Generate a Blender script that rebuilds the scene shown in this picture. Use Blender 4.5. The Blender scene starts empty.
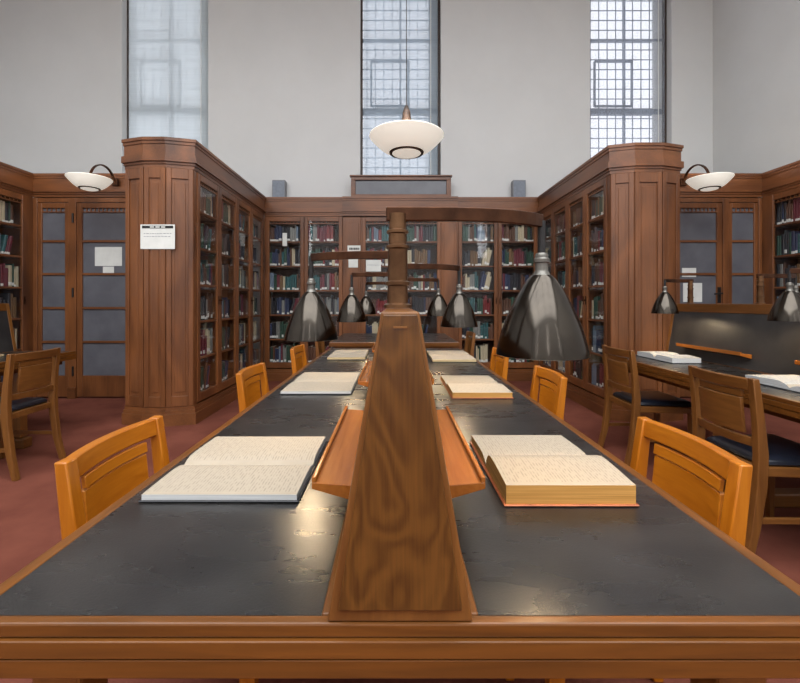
import bpy, bmesh, math, random
from mathutils import Vector, Matrix
random.seed(11)
PI = math.pi
sc = bpy.context.scene
COL = sc.collection

# ------------------------------------------------------------------ materials
def new_mat(name):
    m = bpy.data.materials.new(name); m.use_nodes = True
    nt = m.node_tree; nt.nodes.clear()
    out = nt.nodes.new('ShaderNodeOutputMaterial')
    return m, nt, out
def N(nt, t, **kw):
    n = nt.nodes.new(t)
    for k, v in kw.items():
        if k in n.inputs: n.inputs[k].default_value = v
        else: setattr(n, k, v)
    return n
def c4(c): return (c[0], c[1], c[2], 1.0)
def srgb(h):
    h = h.lstrip('#'); r = []
    for i in (0, 2, 4):
        v = int(h[i:i+2], 16) / 255
        r.append(v / 12.92 if v <= .04045 else ((v + .055) / 1.055) ** 2.4)
    return tuple(r)
def principled(nt, out, **kw):
    b = N(nt, 'ShaderNodeBsdfPrincipled')
    for k, v in kw.items(): b.inputs[k].default_value = v
    nt.links.new(b.outputs[0], out.inputs[0])
    return b
def ramp(nt, stops):
    r = N(nt, 'ShaderNodeValToRGB'); e = r.color_ramp.elements
    while len(e) < len(stops): e.new(.5)
    for i, (p, c) in enumerate(stops):
        e[i].position = p; e[i].color = c4(c)
    return r
def coords(nt, scale=(1, 1, 1)):
    tc = N(nt, 'ShaderNodeTexCoord'); mp = N(nt, 'ShaderNodeMapping')
    mp.inputs['Scale'].default_value = scale
    nt.links.new(tc.outputs['Object'], mp.inputs['Vector'])
    return mp
def wood(name, dark, light, axis='z', rough=.35, grain=34, spec=.5, bump=.08, coat=0.0, fine=.55):
    m, nt, out = new_mat(name)
    s = [grain, grain, grain]; s['xyz'.index(axis)] = grain / 16
    mp = coords(nt, s)
    n1 = N(nt, 'ShaderNodeTexNoise', Scale=1.0, Detail=5.0, Roughness=.6, Distortion=.6)
    nt.links.new(mp.outputs[0], n1.inputs['Vector'])
    mp2 = coords(nt, (3.0, 3.0, 3.0)); mp2.inputs['Scale'].default_value['xyz'.index(axis)] = .8
    n2 = N(nt, 'ShaderNodeTexNoise', Scale=1.0, Detail=2.0, Roughness=.5, Distortion=1.0)
    nt.links.new(mp2.outputs[0], n2.inputs['Vector'])
    mx = N(nt, 'ShaderNodeMath', operation='MULTIPLY_ADD')
    nt.links.new(n1.outputs['Fac'], mx.inputs[0]); mx.inputs[1].default_value = fine
    m2 = N(nt, 'ShaderNodeMath', operation='MULTIPLY'); m2.inputs[1].default_value = 1 - fine
    nt.links.new(n2.outputs['Fac'], m2.inputs[0]); nt.links.new(m2.outputs[0], mx.inputs[2])
    r = ramp(nt, [(.32, dark), (.68, light)])
    nt.links.new(mx.outputs[0], r.inputs[0])
    b = principled(nt, out, Roughness=rough)
    b.inputs['Specular IOR Level'].default_value = spec
    b.inputs['Coat Weight'].default_value = coat; b.inputs['Coat Roughness'].default_value = .15
    nt.links.new(r.outputs[0], b.inputs['Base Color'])
    bp = N(nt, 'ShaderNodeBump', Strength=bump, Distance=.004)
    nt.links.new(n1.outputs['Fac'], bp.inputs['Height']); nt.links.new(bp.outputs[0], b.inputs['Normal'])
    return m
def noisy(name, dark, light, scale=8, rough=.5, metal=0.0, bump=.0, bscale=200, spec=.5, stops=(.35, .65)):
    m, nt, out = new_mat(name)
    mp = coords(nt)
    n1 = N(nt, 'ShaderNodeTexNoise', Scale=scale, Detail=5.0, Roughness=.6)
    nt.links.new(mp.outputs[0], n1.inputs['Vector'])
    r = ramp(nt, [(stops[0], dark), (stops[1], light)])
    nt.links.new(n1.outputs['Fac'], r.inputs[0])
    b = principled(nt, out, Roughness=rough, Metallic=metal)
    b.inputs['Specular IOR Level'].default_value = spec
    nt.links.new(r.outputs[0], b.inputs['Base Color'])
    if bump:
        n2 = N(nt, 'ShaderNodeTexNoise', Scale=bscale, Detail=3.0)
        nt.links.new(mp.outputs[0], n2.inputs['Vector'])
        bp = N(nt, 'ShaderNodeBump', Strength=bump, Distance=.003)
        nt.links.new(n2.outputs['Fac'], bp.inputs['Height']); nt.links.new(bp.outputs[0], b.inputs['Normal'])
    return m

M = {}
def wood3(key, d, l, **kw):
    for a in 'xyz': M[key + '_' + a] = wood('%s %s' % (key, a), d, l, a, **kw)
wood3('case', srgb('#54311c'), srgb('#8a5530'), rough=.33, grain=60, bump=.04, fine=.3)
wood3('chair', srgb('#9a530c'), srgb('#c2781e'), rough=.3, grain=40)
wood3('brown', srgb('#5e3818'), srgb('#8a5a2a'), rough=.33, grain=40)
wood3('rim', srgb('#4e2e11'), srgb('#7c4a1c'), rough=.3, grain=50)
wood3('ledge', srgb('#8a4a16'), srgb('#b06a2a'), rough=.25, grain=40)

def walnut():
    m, nt, out = new_mat('figured walnut')
    mp = coords(nt, (1.5, 1, .55))
    nz = N(nt, 'ShaderNodeTexNoise', Scale=5.0, Detail=3.0, Roughness=.45, Distortion=.5)
    nt.links.new(mp.outputs[0], nz.inputs['Vector'])
    s = N(nt, 'ShaderNodeMath', operation='MULTIPLY'); s.inputs[1].default_value = 85
    nt.links.new(nz.outputs['Fac'], s.inputs[0])
    sn = N(nt, 'ShaderNodeMath', operation='SINE'); nt.links.new(s.outputs[0], sn.inputs[0])
    mr = N(nt, 'ShaderNodeMapRange'); mr.inputs[1].default_value = -1; mr.inputs[2].default_value = 1
    nt.links.new(sn.outputs[0], mr.inputs[0])
    mpf = coords(nt, (240, 240, 9))
    nf = N(nt, 'ShaderNodeTexNoise', Scale=1.0, Detail=4.0); nt.links.new(mpf.outputs[0], nf.inputs['Vector'])
    ad = N(nt, 'ShaderNodeMath', operation='MULTIPLY_ADD'); ad.inputs[1].default_value = .3
    nt.links.new(mr.outputs[0], ad.inputs[0])
    m2 = N(nt, 'ShaderNodeMath', operation='MULTIPLY'); m2.inputs[1].default_value = .6
    nt.links.new(nf.outputs['Fac'], m2.inputs[0]); nt.links.new(m2.outputs[0], ad.inputs[2])
    r = ramp(nt, [(.15, srgb('#472a10')), (.55, srgb('#64401a')), (.9, srgb('#754a1f'))])
    nt.links.new(ad.outputs[0], r.inputs[0])
    b = principled(nt, out, Roughness=.3); nt.links.new(r.outputs[0], b.inputs['Base Color'])
    return m
M['walnut'] = walnut()
M['leather'] = noisy('black leather top', srgb('#181717'), srgb('#2b2928'), scale=5, rough=.3, bump=.14, bscale=260, spec=.8)
_nt = M['leather'].node_tree; _b = [n for n in _nt.nodes if n.type == 'BSDF_PRINCIPLED'][0]
_mp = coords(_nt, (3, 9, 1)); _nz = N(_nt, 'ShaderNodeTexNoise', Scale=2.0, Detail=3.0, Roughness=.5)
_nt.links.new(_mp.outputs[0], _nz.inputs['Vector'])
_mr = N(_nt, 'ShaderNodeMapRange'); _mr.inputs[1].default_value = .35; _mr.inputs[2].default_value = .7; _mr.inputs[3].default_value = .26; _mr.inputs[4].default_value = .33
_nt.links.new(_nz.outputs['Fac'], _mr.inputs[0]); _nt.links.new(_mr.outputs[0], _b.inputs['Roughness'])
M['panel_leather'] = noisy('black leather panel', srgb('#262526'), srgb('#3a3837'), scale=4, rough=.38, bump=.1, bscale=260, spec=.8)
M['navy'] = noisy('navy leather', srgb('#11131a'), srgb('#1a1e29'), scale=10, rough=.3, bump=.1, bscale=90)
M['carpet'] = noisy('red carpet', srgb('#66382d'), srgb('#7b4739'), scale=2.2, rough=.95, bump=.6, bscale=420, spec=.1)
M['plaster'] = noisy('pale plaster', srgb('#cdcdcc'), srgb('#d1d1d0'), scale=1.2, rough=.85, bump=.0, bscale=60, spec=.2)
M['white_paint'] = noisy('white paint', srgb('#dcdcd8'), srgb('#e4e4e0'), scale=3, rough=.6)
M['dark_frame'] = noisy('dark bronze window frame', srgb('#33261f'), srgb('#42332a'), scale=20, rough=.45)
M['grey_frame'] = noisy('grey painted window bars', srgb('#6d7480'), srgb('#7b828d'), scale=20, rough=.5)
M['bronze'] = noisy('brown bronze', srgb('#3a2418'), srgb('#553624'), scale=16, rough=.3, metal=.85)
M['brass'] = noisy('aged brass column', srgb('#563a24'), srgb('#765539'), scale=14, rough=.3, metal=.75)
M['steel'] = noisy('polished dark nickel', srgb('#423d38'), srgb('#4c463f'), scale=14, rough=.17, metal=1.0)
M['ferrule'] = noisy('pale metal fitting', srgb('#64615b'), srgb('#77736c'), scale=30, rough=.35, metal=.7)
M['black'] = noisy('black metal', srgb('#141212'), srgb('#1f1c1b'), scale=20, rough=.4)
M['grey_plastic'] = noisy('grey speaker cloth', srgb('#7b7d82'), srgb('#888a8f'), scale=60, rough=.7)
M['case_in'] = noisy('dark cabinet lining', srgb('#3a2618'), srgb('#4c3221'), scale=12, rough=.6)
M['frost'] = noisy('grey blue frosted pane', srgb('#5a5a60'), srgb('#68686e'), scale=3, rough=.28)
M['paper'] = noisy('white paper', srgb('#d8d8d2'), srgb('#e2e2dc'), scale=8, rough=.8)
M['ink'] = noisy('black print', srgb('#1c1c1c'), srgb('#282828'), scale=30, rough=.8)
M['grey_ink'] = noisy('grey print', srgb('#8a8c90'), srgb('#9a9c9f'), scale=30, rough=.8)

def glass(name='clear glass', ior=1.5, rough=.02, tint=(1, 1, 1)):
    m, nt, out = new_mat(name)
    fr = N(nt, 'ShaderNodeFresnel', IOR=ior)
    ge = N(nt, 'ShaderNodeNewGeometry'); im = N(nt, 'ShaderNodeMix', data_type='FLOAT')
    nt.links.new(ge.outputs['Backfacing'], im.inputs['Factor']); im.inputs['A'].default_value = ior; im.inputs['B'].default_value = 1 / ior
    nt.links.new(im.outputs['Result'], fr.inputs['IOR'])
    tr = N(nt, 'ShaderNodeBsdfTransparent', Color=c4(tint))
    gl = N(nt, 'ShaderNodeBsdfGlossy', Roughness=rough)
    mx = N(nt, 'ShaderNodeMixShader')
    nt.links.new(fr.outputs[0], mx.inputs[0]); nt.links.new(tr.outputs[0], mx.inputs[1]); nt.links.new(gl.outputs[0], mx.inputs[2])
    nt.links.new(mx.outputs[0], out.inputs[0])
    return m
M['glass'] = glass(ior=1.36)
def blind(name, col, opac):
    m, nt, out = new_mat(name)
    mp = coords(nt, (1, 1, 60))
    nz = N(nt, 'ShaderNodeTexNoise', Scale=1.0, Detail=2.0); nt.links.new(mp.outputs[0], nz.inputs['Vector'])
    r = ramp(nt, [(.3, tuple(v * .93 for v in col)), (.7, col)]); nt.links.new(nz.outputs['Fac'], r.inputs[0])
    tl = N(nt, 'ShaderNodeBsdfTranslucent'); df = N(nt, 'ShaderNodeBsdfDiffuse')
    nt.links.new(r.outputs[0], tl.inputs['Color']); nt.links.new(r.outputs[0], df.inputs['Color'])
    m1 = N(nt, 'ShaderNodeMixShader'); m1.inputs[0].default_value = .4
    nt.links.new(tl.outputs[0], m1.inputs[1]); nt.links.new(df.outputs[0], m1.inputs[2])
    tr = N(nt, 'ShaderNodeBsdfTransparent')
    m2 = N(nt, 'ShaderNodeMixShader'); m2.inputs[0].default_value = opac
    nt.links.new(tr.outputs[0], m2.inputs[1]); nt.links.new(m1.outputs[0], m2.inputs[2])
    nt.links.new(m2.outputs[0], out.inputs[0])
    return m
M['blind_dense'] = blind('pale blue blind fabric', srgb('#e6edf0'), .74)
M['blind_mid'] = blind('blue grey blind fabric', srgb('#c4d0da'), .52)
M['blind_thin'] = blind('thin blind fabric', srgb('#c9d0dc'), .28)
def emit(name, col, strength):
    m, nt, out = new_mat(name)
    b = principled(nt, out, Roughness=.3)
    b.inputs['Base Color'].default_value = c4(col)
    b.inputs['Emission Color'].default_value = c4(col); b.inputs['Emission Strength'].default_value = strength
    return m
M['bowl'] = emit('lit opal glass', srgb('#f4efe2'), .42)
M['bulb'] = emit('lit bulb', srgb('#ffd9a0'), 12.0)

def pages(name, base, ink, axis='x', pitch=.0075):
    m, nt, out = new_mat(name)
    tc = N(nt, 'ShaderNodeTexCoord'); sp = N(nt, 'ShaderNodeSeparateXYZ')
    nt.links.new(tc.outputs['Object'], sp.inputs[0])
    ml = N(nt, 'ShaderNodeMath', operation='MULTIPLY'); ml.inputs[1].default_value = 2 * PI / pitch
    nt.links.new(sp.outputs['XYZ'.index(axis.upper())], ml.inputs[0])
    sn = N(nt, 'ShaderNodeMath', operation='SINE'); nt.links.new(ml.outputs[0], sn.inputs[0])
    mr = N(nt, 'ShaderNodeMapRange'); mr.inputs[1].default_value = 0.0; mr.inputs[2].default_value = .5
    nt.links.new(sn.outputs[0], mr.inputs[0])
    s = (140, 60, 1) if axis == 'x' else (60, 140, 1)
    mp = coords(nt, s); nz = N(nt, 'ShaderNodeTexNoise', Scale=1.0, Detail=3.0)
    nt.links.new(mp.outputs[0], nz.inputs['Vector'])
    m2 = N(nt, 'ShaderNodeMapRange'); m2.inputs[1].default_value = .42; m2.inputs[2].default_value = .58
    nt.links.new(nz.outputs['Fac'], m2.inputs[0])
    pr = N(nt, 'ShaderNodeMath', operation='MULTIPLY'); nt.links.new(mr.outputs[0], pr.inputs[0]); nt.links.new(m2.outputs[0], pr.inputs[1])
    mx = N(nt, 'ShaderNodeMix', data_type='RGBA')
    nt.links.new(pr.outputs[0], mx.inputs['Factor'])
    mx.inputs['A'].default_value = c4(base); mx.inputs['B'].default_value = c4(ink)
    b = principled(nt, out, Roughness=.75); nt.links.new(mx.outputs['Result'], b.inputs['Base Color'])
    return m
M['page'] = pages('printed cream page', srgb('#a89b89'), srgb('#8f8476'))
M['page_white'] = pages('printed white page', srgb('#b4b0a8'), srgb('#908d87'))
M['margin'] = noisy('page margin', srgb('#a39684'), srgb('#a99c8a'), scale=20, rough=.75)
def edges(name, a, b_, sc_=500):
    m, nt, out = new_mat(name)
    mp = coords(nt, (4, 4, sc_)); nz = N(nt, 'ShaderNodeTexNoise', Scale=1.0, Detail=2.0)
    nt.links.new(mp.outputs[0], nz.inputs['Vector'])
    r = ramp(nt, [(.3, a), (.7, b_)]); nt.links.new(nz.outputs['Fac'], r.inputs[0])
    b = principled(nt, out, Roughness=.7); nt.links.new(r.outputs[0], b.inputs['Base Color'])
    return m
M['edge_cream'] = edges('cream page edges', srgb('#b39a70'), srgb('#d6bf92'))
M['edge_white'] = edges('white page edges', srgb('#b4b4b4'), srgb('#d8d8d6'))
M['edge_orange'] = edges('amber page edges', srgb('#b07a34'), srgb('#d9a257'))
M['cover_dark'] = noisy('dark book cover', srgb('#1a1a1d'), srgb('#26262a'), scale=30, rough=.5)
M['cover_red'] = noisy('russet book cover', srgb('#96502f'), srgb('#b0643c'), scale=30, rough=.45)
BOOKC = [('dark green', '#2c4a3c'), ('navy', '#2b3552'), ('maroon', '#6a2430'), ('brown', '#5a3a28'), ('black', '#24242a'),
         ('grey', '#84847f'), ('cream', '#c2b496'), ('teal', '#2c5a5c'), ('red', '#7a2424'), ('tan', '#735535'), ('pale blue', '#6f7f90')]
BOOKW = [12, 12, 11, 12, 18, 7, 8, 6, 4, 5, 4]
for n, h in BOOKC: M['bk ' + n] = noisy('%s book cloth' % n, tuple(v * .85 for v in srgb(h)), srgb(h), scale=40, rough=.55)

# ------------------------------------------------------------------ mesh building
class MB:
    def __init__(s): s.v = []; s.f = []; s.m = []
    def add(s, vs, fs, mat=0):
        o = len(s.v); s.v += [tuple(p) for p in vs]
        for f in fs: s.f.append([i + o for i in f]); s.m.append(mat)
        return s
    def box(s, x0, x1, y0, y1, z0, z1, mat=0):
        vs = [(x, y, z) for z in (z0, z1) for y in (y0, y1) for x in (x0, x1)]
        return s.add(vs, [(0, 2, 3, 1), (4, 5, 7, 6), (0, 1, 5, 4), (2, 6, 7, 3), (0, 4, 6, 2), (1, 3, 7, 5)], mat)
    def prism(s, poly, z0, z1, mat=0, f=None):
        """poly: CCW list of 2D points, extruded z0..z1; f maps (x,y,z)->point"""
        n = len(poly); f = f or (lambda x, y, z: (x, y, z))
        vs = [f(x, y, z0) for x, y in poly] + [f(x, y, z1) for x, y in poly]
        fs = [list(range(n))[::-1], list(range(n, 2 * n))] + [(i, (i + 1) % n, n + (i + 1) % n, n + i) for i in range(n)]
        return s.add(vs, fs, mat)
    def lathe(s, prof, c=(0, 0, 0), seg=32, mat=0, closed=False):
        n = len(prof); vs = []; fs = []
        for k in range(seg):
            a = 2 * PI * k / seg
            for r, z in prof: vs.append((c[0] + r * math.cos(a), c[1] + r * math.sin(a), c[2] + z))
        for k in range(seg):
            k2 = (k + 1) % seg
            for i in range(n if closed else n - 1):
                j = (i + 1) % n
                fs.append((k * n + i, k2 * n + i, k2 * n + j, k * n + j))
        return s.add(vs, fs, mat)
    def cyl(s, r, z0, z1, c=(0, 0), seg=20, mat=0):
        return s.prism([(c[0] + r * math.cos(2 * PI * k / seg), c[1] + r * math.sin(2 * PI * k / seg)) for k in range(seg)], z0, z1, mat)
    def bar(s, pts, w, h, mat=0):
        """rectangular section w (horizontal, across path) x h (vertical) along a 3D path"""
        vs = []; n = len(pts); P = [Vector(p) for p in pts]
        for i in range(n):
            t = (P[min(i + 1, n - 1)] - P[max(i - 1, 0)]).normalized()
            side = Vector((-t.y, t.x, 0))
            side = side.normalized() if side.length > 1e-4 else Vector((1, 0, 0))
            up = t.cross(side).normalized()
            ww = w[i] if isinstance(w, (list, tuple)) else w
            hh = h[i] if isinstance(h, (list, tuple)) else h
            for a, b in ((-1, -1), (1, -1), (1, 1), (-1, 1)): vs.append(P[i] + side * a * ww / 2 + up * b * hh / 2)
        fs = [(0, 1, 2, 3), tuple(4 * (n - 1) + k for k in (3, 2, 1, 0))]
        for i in range(n - 1):
            for k in range(4):
                fs.append((4 * i + k, 4 * i + 4 + k, 4 * i + 4 + (k + 1) % 4, 4 * i + (k + 1) % 4))
        return s.add(vs, fs, mat)
    def tube(s, pts, r, seg=10, mat=0):
        P = [Vector(p) for p in pts]; n = len(P); vs = []; fs = []
        for i in range(n):
            t = (P[min(i + 1, n - 1)] - P[max(i - 1, 0)]).normalized()
            a = Vector((1, 0, 0)) if abs(t.x) < .8 else Vector((0, 1, 0))
            u = t.cross(a).normalized(); w = t.cross(u)
            rr = r[i] if isinstance(r, (list, tuple)) else r
            for k in range(seg):
                q = 2 * PI * k / seg; vs.append(P[i] + (u * math.cos(q) + w * math.sin(q)) * rr)
        for i in range(n - 1):
            for k in range(seg):
                k2 = (k + 1) % seg; fs.append((i * seg + k, i * seg + k2, (i + 1) * seg + k2, (i + 1) * seg + k))
        fs += [tuple(range(seg))[::-1], tuple((n - 1) * seg + k for k in range(seg))]
        return s.add(vs, fs, mat)
    def mesh(s, name, mats):
        me = bpy.data.meshes.new(name)
        me.from_pydata(s.v, [], s.f); me.update()
        for m in (mats if isinstance(mats, (list, tuple)) else [mats]): me.materials.append(m)
        for p, i in zip(me.polygons, s.m): p.material_index = i
        bm = bmesh.new(); bm.from_mesh(me); bmesh.ops.recalc_face_normals(bm, faces=bm.faces); bm.to_mesh(me); bm.free()
        return me
    def build(s, name, mats, parent=None, bevel=0, smooth=False, seg=2, sub=0):
        o = bpy.data.objects.new(name, s.mesh(name, mats)); COL.objects.link(o)
        if parent: o.parent = parent
        if bevel:
            b = o.modifiers.new('bevel', 'BEVEL'); b.width = bevel; b.segments = seg; b.limit_method = 'ANGLE'; b.angle_limit = .6
        if sub:
            b = o.modifiers.new('sub', 'SUBSURF'); b.levels = sub; b.render_levels = sub
        if smooth: shade(o)
        return o
def shade(o, ang=.7):
    me = o.data
    for p in me.polygons: p.use_smooth = True
    try: me.set_sharp_from_angle(angle=ang)
    except Exception: pass
def tag(o, label=None, cat=None, group=None, kind=None):
    if label: o['label'] = label
    if cat: o['category'] = cat
    if group: o['group'] = group
    if kind: o['kind'] = kind
    return o
def thing(name, label, cat, loc=(0, 0, 0), rz=0, group=None, kind=None):
    o = bpy.data.objects.new(name, None); COL.objects.link(o); o.empty_display_size = .1
    o.location = loc; o.rotation_euler = (0, 0, rz)
    return tag(o, label, cat, group, kind)
def copy_tree(o, parent=None):
    c = o.copy(); COL.objects.link(c)
    if parent: c.parent = parent
    for ch in list(o.children): copy_tree(ch, c)
    return c

# ------------------------------------------------------------------ camera (pixel frame 800x683)
CX, CY, F, CZ = 394.0, 302.0, 420.0, 1.23
cam = bpy.data.cameras.new('camera'); co = bpy.data.objects.new('camera', cam); COL.objects.link(co)
co.location = (0, 0, CZ); co.rotation_euler = (PI / 2, 0, 0)
cam.sensor_fit = 'HORIZONTAL'; cam.sensor_width = 36; cam.lens = F / 800 * 36
cam.shift_x = (400 - CX) / 800; cam.shift_y = -(341.5 - CY) / 800
cam.clip_start = .05; cam.clip_end = 200
sc.camera = co
def at(px, py, Y): return Vector(((px - CX) * Y / F, Y, CZ - (py - CY) * Y / F))
def proj(p): return (CX + F * p[0] / p[1], CY - F * (p[2] - CZ) / p[1])

# ------------------------------------------------------------------ room shell
XL, XR, YN, YS, HC = -6.6, 5.2, 6.85, -6.0, 7.0
WT = .35
WINX = [(-4.436, -3.03), (-.555, .767), (3.197, 4.53)]
WZ0, WZ1 = 3.22, 6.6
def struct(name, mb, m, **kw): return tag(mb.build(name, m, **kw), kind='structure')
struct('floor', MB().box(XL - WT, XR + WT, YS - WT, YN + WT, -.1, 0), M['carpet'])
def holed(y0, y1, wins):
    mb = MB(); xs = XL - WT
    for a, b in wins:
        mb.box(xs, a, y0, y1, 0, HC); mb.box(a, b, y0, y1, 0, WZ0); mb.box(a, b, y0, y1, WZ1, HC); xs = b
    mb.box(xs, XR + WT, y0, y1, 0, HC); return mb
struct('wall_north', holed(YN, YN + WT, WINX), M['plaster'])
SWIN = [(-4.3, -3.6), (-.22, .42), (3.8, 4.45)]
struct('wall_south', holed(YS - WT, YS, SWIN), M['plaster'])
struct('wall_left', MB().box(XL - WT, XL, YS, YN, 0, HC), M['plaster'])
struct('wall_right', MB().box(XR, XR + WT, YS, YN, 0, HC), M['plaster'])
# ceiling with an added, unseen roof light to brighten the room
LX0, LX1, LY0, LY1 = -5.2, 4.6, -5.6, 1.6
cb = MB()
cb.box(XL - WT, LX0, YS - WT, YN + WT, HC, HC + .2); cb.box(LX1, XR + WT, YS - WT, YN + WT, HC, HC + .2)
cb.box(LX0, LX1, YS - WT, LY0, HC, HC + .2); cb.box(LX0, LX1, LY1, YN + WT, HC, HC + .2)
struct('ceiling', cb, M['white_paint'])
fr = MB()
for i in range(5):
    x = LX0 + (LX1 - LX0) * i / 4; fr.box(x - .03, x + .03, LY0, LY1, HC + .02, HC + .12)
for i in range(6):
    y = LY0 + (LY1 - LY0) * i / 5; fr.box(LX0, LX1, y - .03, y + .03, HC + .03, HC + .11)
struct('window_7', fr, M['white_paint'])  # bars of the added roof light, out of view

def make_window(n, x0, x1, yf, fdir, bmat, grid, glabel=None):
    """frame at depth .14 into the wall; fdir=+1: wall lies at +y side of the room"""
    d = lambda a: yf + fdir * a
    def bx(mb, xa, xb, da, db, za, zb): ya, yb = sorted((d(da), d(db))); mb.box(xa, xb, ya, yb, za, zb)
    w = MB(); t = .035
    bx(w, x0, x0 + t, .13, .2, WZ0, WZ1); bx(w, x1 - t, x1, .13, .2, WZ0, WZ1)
    bx(w, x0, x1, .13, .2, WZ0, WZ0 + t); bx(w, x0, x1, .13, .2, WZ1 - t, WZ1)
    fo = struct('window_%d' % n, w, M['dark_frame'])
    g = MB(); W = x1 - x0; zt = 4.42
    bx(g, x0, x1, .19, .25, zt - .045, zt + .045)
    bx(g, x0 + W * .49, x0 + W * .49 + .03, .19, .24, WZ0, WZ1)
    for z in (5.62,): bx(g, x0, x1, .19, .24, z - .02, z + .02)
    gx = .142
    x = x0 + .1
    while x < x1 - .05:
        bx(g, x - .006, x + .006, .2, .215, WZ0, WZ1); x += gx
    z = WZ0 + .1
    while z < WZ1:
        bx(g, x0, x1, .2, .215, z - .006, z + .006); z += .165
    # inner opening casement
    ca, cb_, za, zb = x0 + W * .13, x0 + W * .6, zt + .1, zt + .85
    for q in (ca, cb_): bx(g, q - .015, q + .015, .195, .225, za, zb)
    for q in (za, zb): bx(g, ca, cb_, .195, .225, q - .015, q + .015)
    gb = g.build('glazing_bars', M['grey_frame'], fo)
    q = MB(); bx(q, x1 - .19, x1 - t, .195, .222, WZ0 + t, WZ1 - t); q.build('side_board', M['white_paint'], fo)
    p = MB(); bx(p, x0 + t, x1 - t, .225, .231, WZ0 + t, WZ1 - t); p.build('window_pane', M['glass'], fo)
    if bmat:
        b = MB(); bx(b, x0 + .045, x1 - .045, .105, .109, WZ0 + .03, WZ1 - .05)
        th = thing('roller_blind', glabel, 'blind', ((x0 + x1) / 2, d(.107), WZ0 + .01))
        for o in (b.build('blind_fabric', bmat, th),): o.location = -th.location
        r = MB(); zz = WZ1 - .05
        r.tube([(x0 + .04, d(.1), zz), (x1 - .04, d(.1), zz)], .03); o = r.build('roller', M['white_paint'], th, smooth=True); o.location = -th.location
        r = MB(); bx(r, x0 + .045, x1 - .045, .101, .113, WZ0 + .012, WZ0 + .034); o = r.build('bottom_bar', M['white_paint'], th); o.location = -th.location
        r = MB(); cxp = x1 - .16; r.tube([(cxp, d(.09), zz), (cxp, d(.09), WZ0 + .1)], .006, 6); o = r.build('pull_cord', M['white_paint'], th); o.location = -th.location
    return fo
make_window(1, *WINX[0], YN, 1, M['blind_dense'], .14, 'dense pale blue roller blind over the left tall window')
make_window(2, *WINX[1], YN, 1, M['blind_mid'], .14, 'blue grey roller blind over the middle tall window behind the pendant lamp')
make_window(3, *WINX[2], YN, 1, M['blind_thin'], .14, 'thin see through roller blind over the right tall window')
for k, (a, b) in enumerate(SWIN): make_window(4 + k, a, b, YS, -1, None, .14)

# ------------------------------------------------------------------ bookcases
HTOP = 2.86
# cornice steps (z0, z1, projection)
STEPS = [(2.565, 2.60, .008), (2.60, 2.625, .018), (2.625, 2.69, .034), (2.69, 2.80, .014), (2.80, 2.83, .022), (2.83, HTOP, .032)]
PLINTH = [(0, .115, .03), (.115, .15, .02), (.15, .185, .01)]
SH = [.27, .65, 1.03, 1.41, 1.79, 2.17]
BOOKS = []   # (matrix, thickness, depth, height, colour, label?, door words, shelf index, ordinal)
SHELFN = ['bottom', 'fifth', 'fourth', 'third', 'second', 'top']
def offset_poly(poly, p):
    """convex polygon, CCW, moved outward by p"""
    n = len(poly); out = []
    for i in range(n):
        a, b, c = Vector(poly[i - 1]), Vector(poly[i]), Vector(poly[(i + 1) % n])
        n1 = Vector(((b - a).y, -(b - a).x)).normalized(); n2 = Vector(((c - b).y, -(c - b).x)).normalized()
        k = (n1 + n2) / (1 + n1.dot(n2)); out.append(tuple(b + k * p))
    return out

def make_door(root, x0, x1, handle=None):
    """glazed door x0..x1 in the face plane (y 0..-.03)"""
    za, zb = .2, 2.56; s = .06
    d = MB()
    d.box(x0 + .003, x0 + s, -.012, .02, za, zb); d.box(x1 - s, x1 - .003, -.012, .02, za, zb)
    d.box(x0 + s, x1 - s, -.012, .02, za, za + .09); d.box(x0 + s, x1 - s, -.012, .02, zb - .075, zb)
    dr = d.build('door', [M['case_z'], M['case_x']], root, bevel=.004, seg=1)
    g = MB(); g.box(x0 + s - .004, x1 - s + .004, .004, .008, za + .086, zb - .07); g.build('glass_pane', M['glass'], dr)
    for z in SH[1:]: MB().box(x0 + s, x1 - s, -.004, .012, z - .014, z + .006).build('glazing_bar', M['case_x'], dr)
    l = MB(); n = 9; w = (x1 - x0 - 2 * s)
    l.box(x0 + s, x1 - s, -.004, .012, zb - .115, zb - .103)
    for i in range(n + 1):
        xx = x0 + s + w * i / n; l.box(xx - .006, xx + .006, -.002, .01, zb - .105, zb - .073)
    l.build('lattice_strip', M['case_x'], dr)
    if handle is not None:
        hx = x0 + s * .5 if handle == 'l' else x1 - s * .5
        h = MB(); h.box(hx - .008, hx + .008, -.018, -.012, 1.2, 1.3); h.cyl(.008, 1.24, 1.26, (hx, -.024), 10)
        h.build('handle', M['bronze'], dr)

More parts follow.
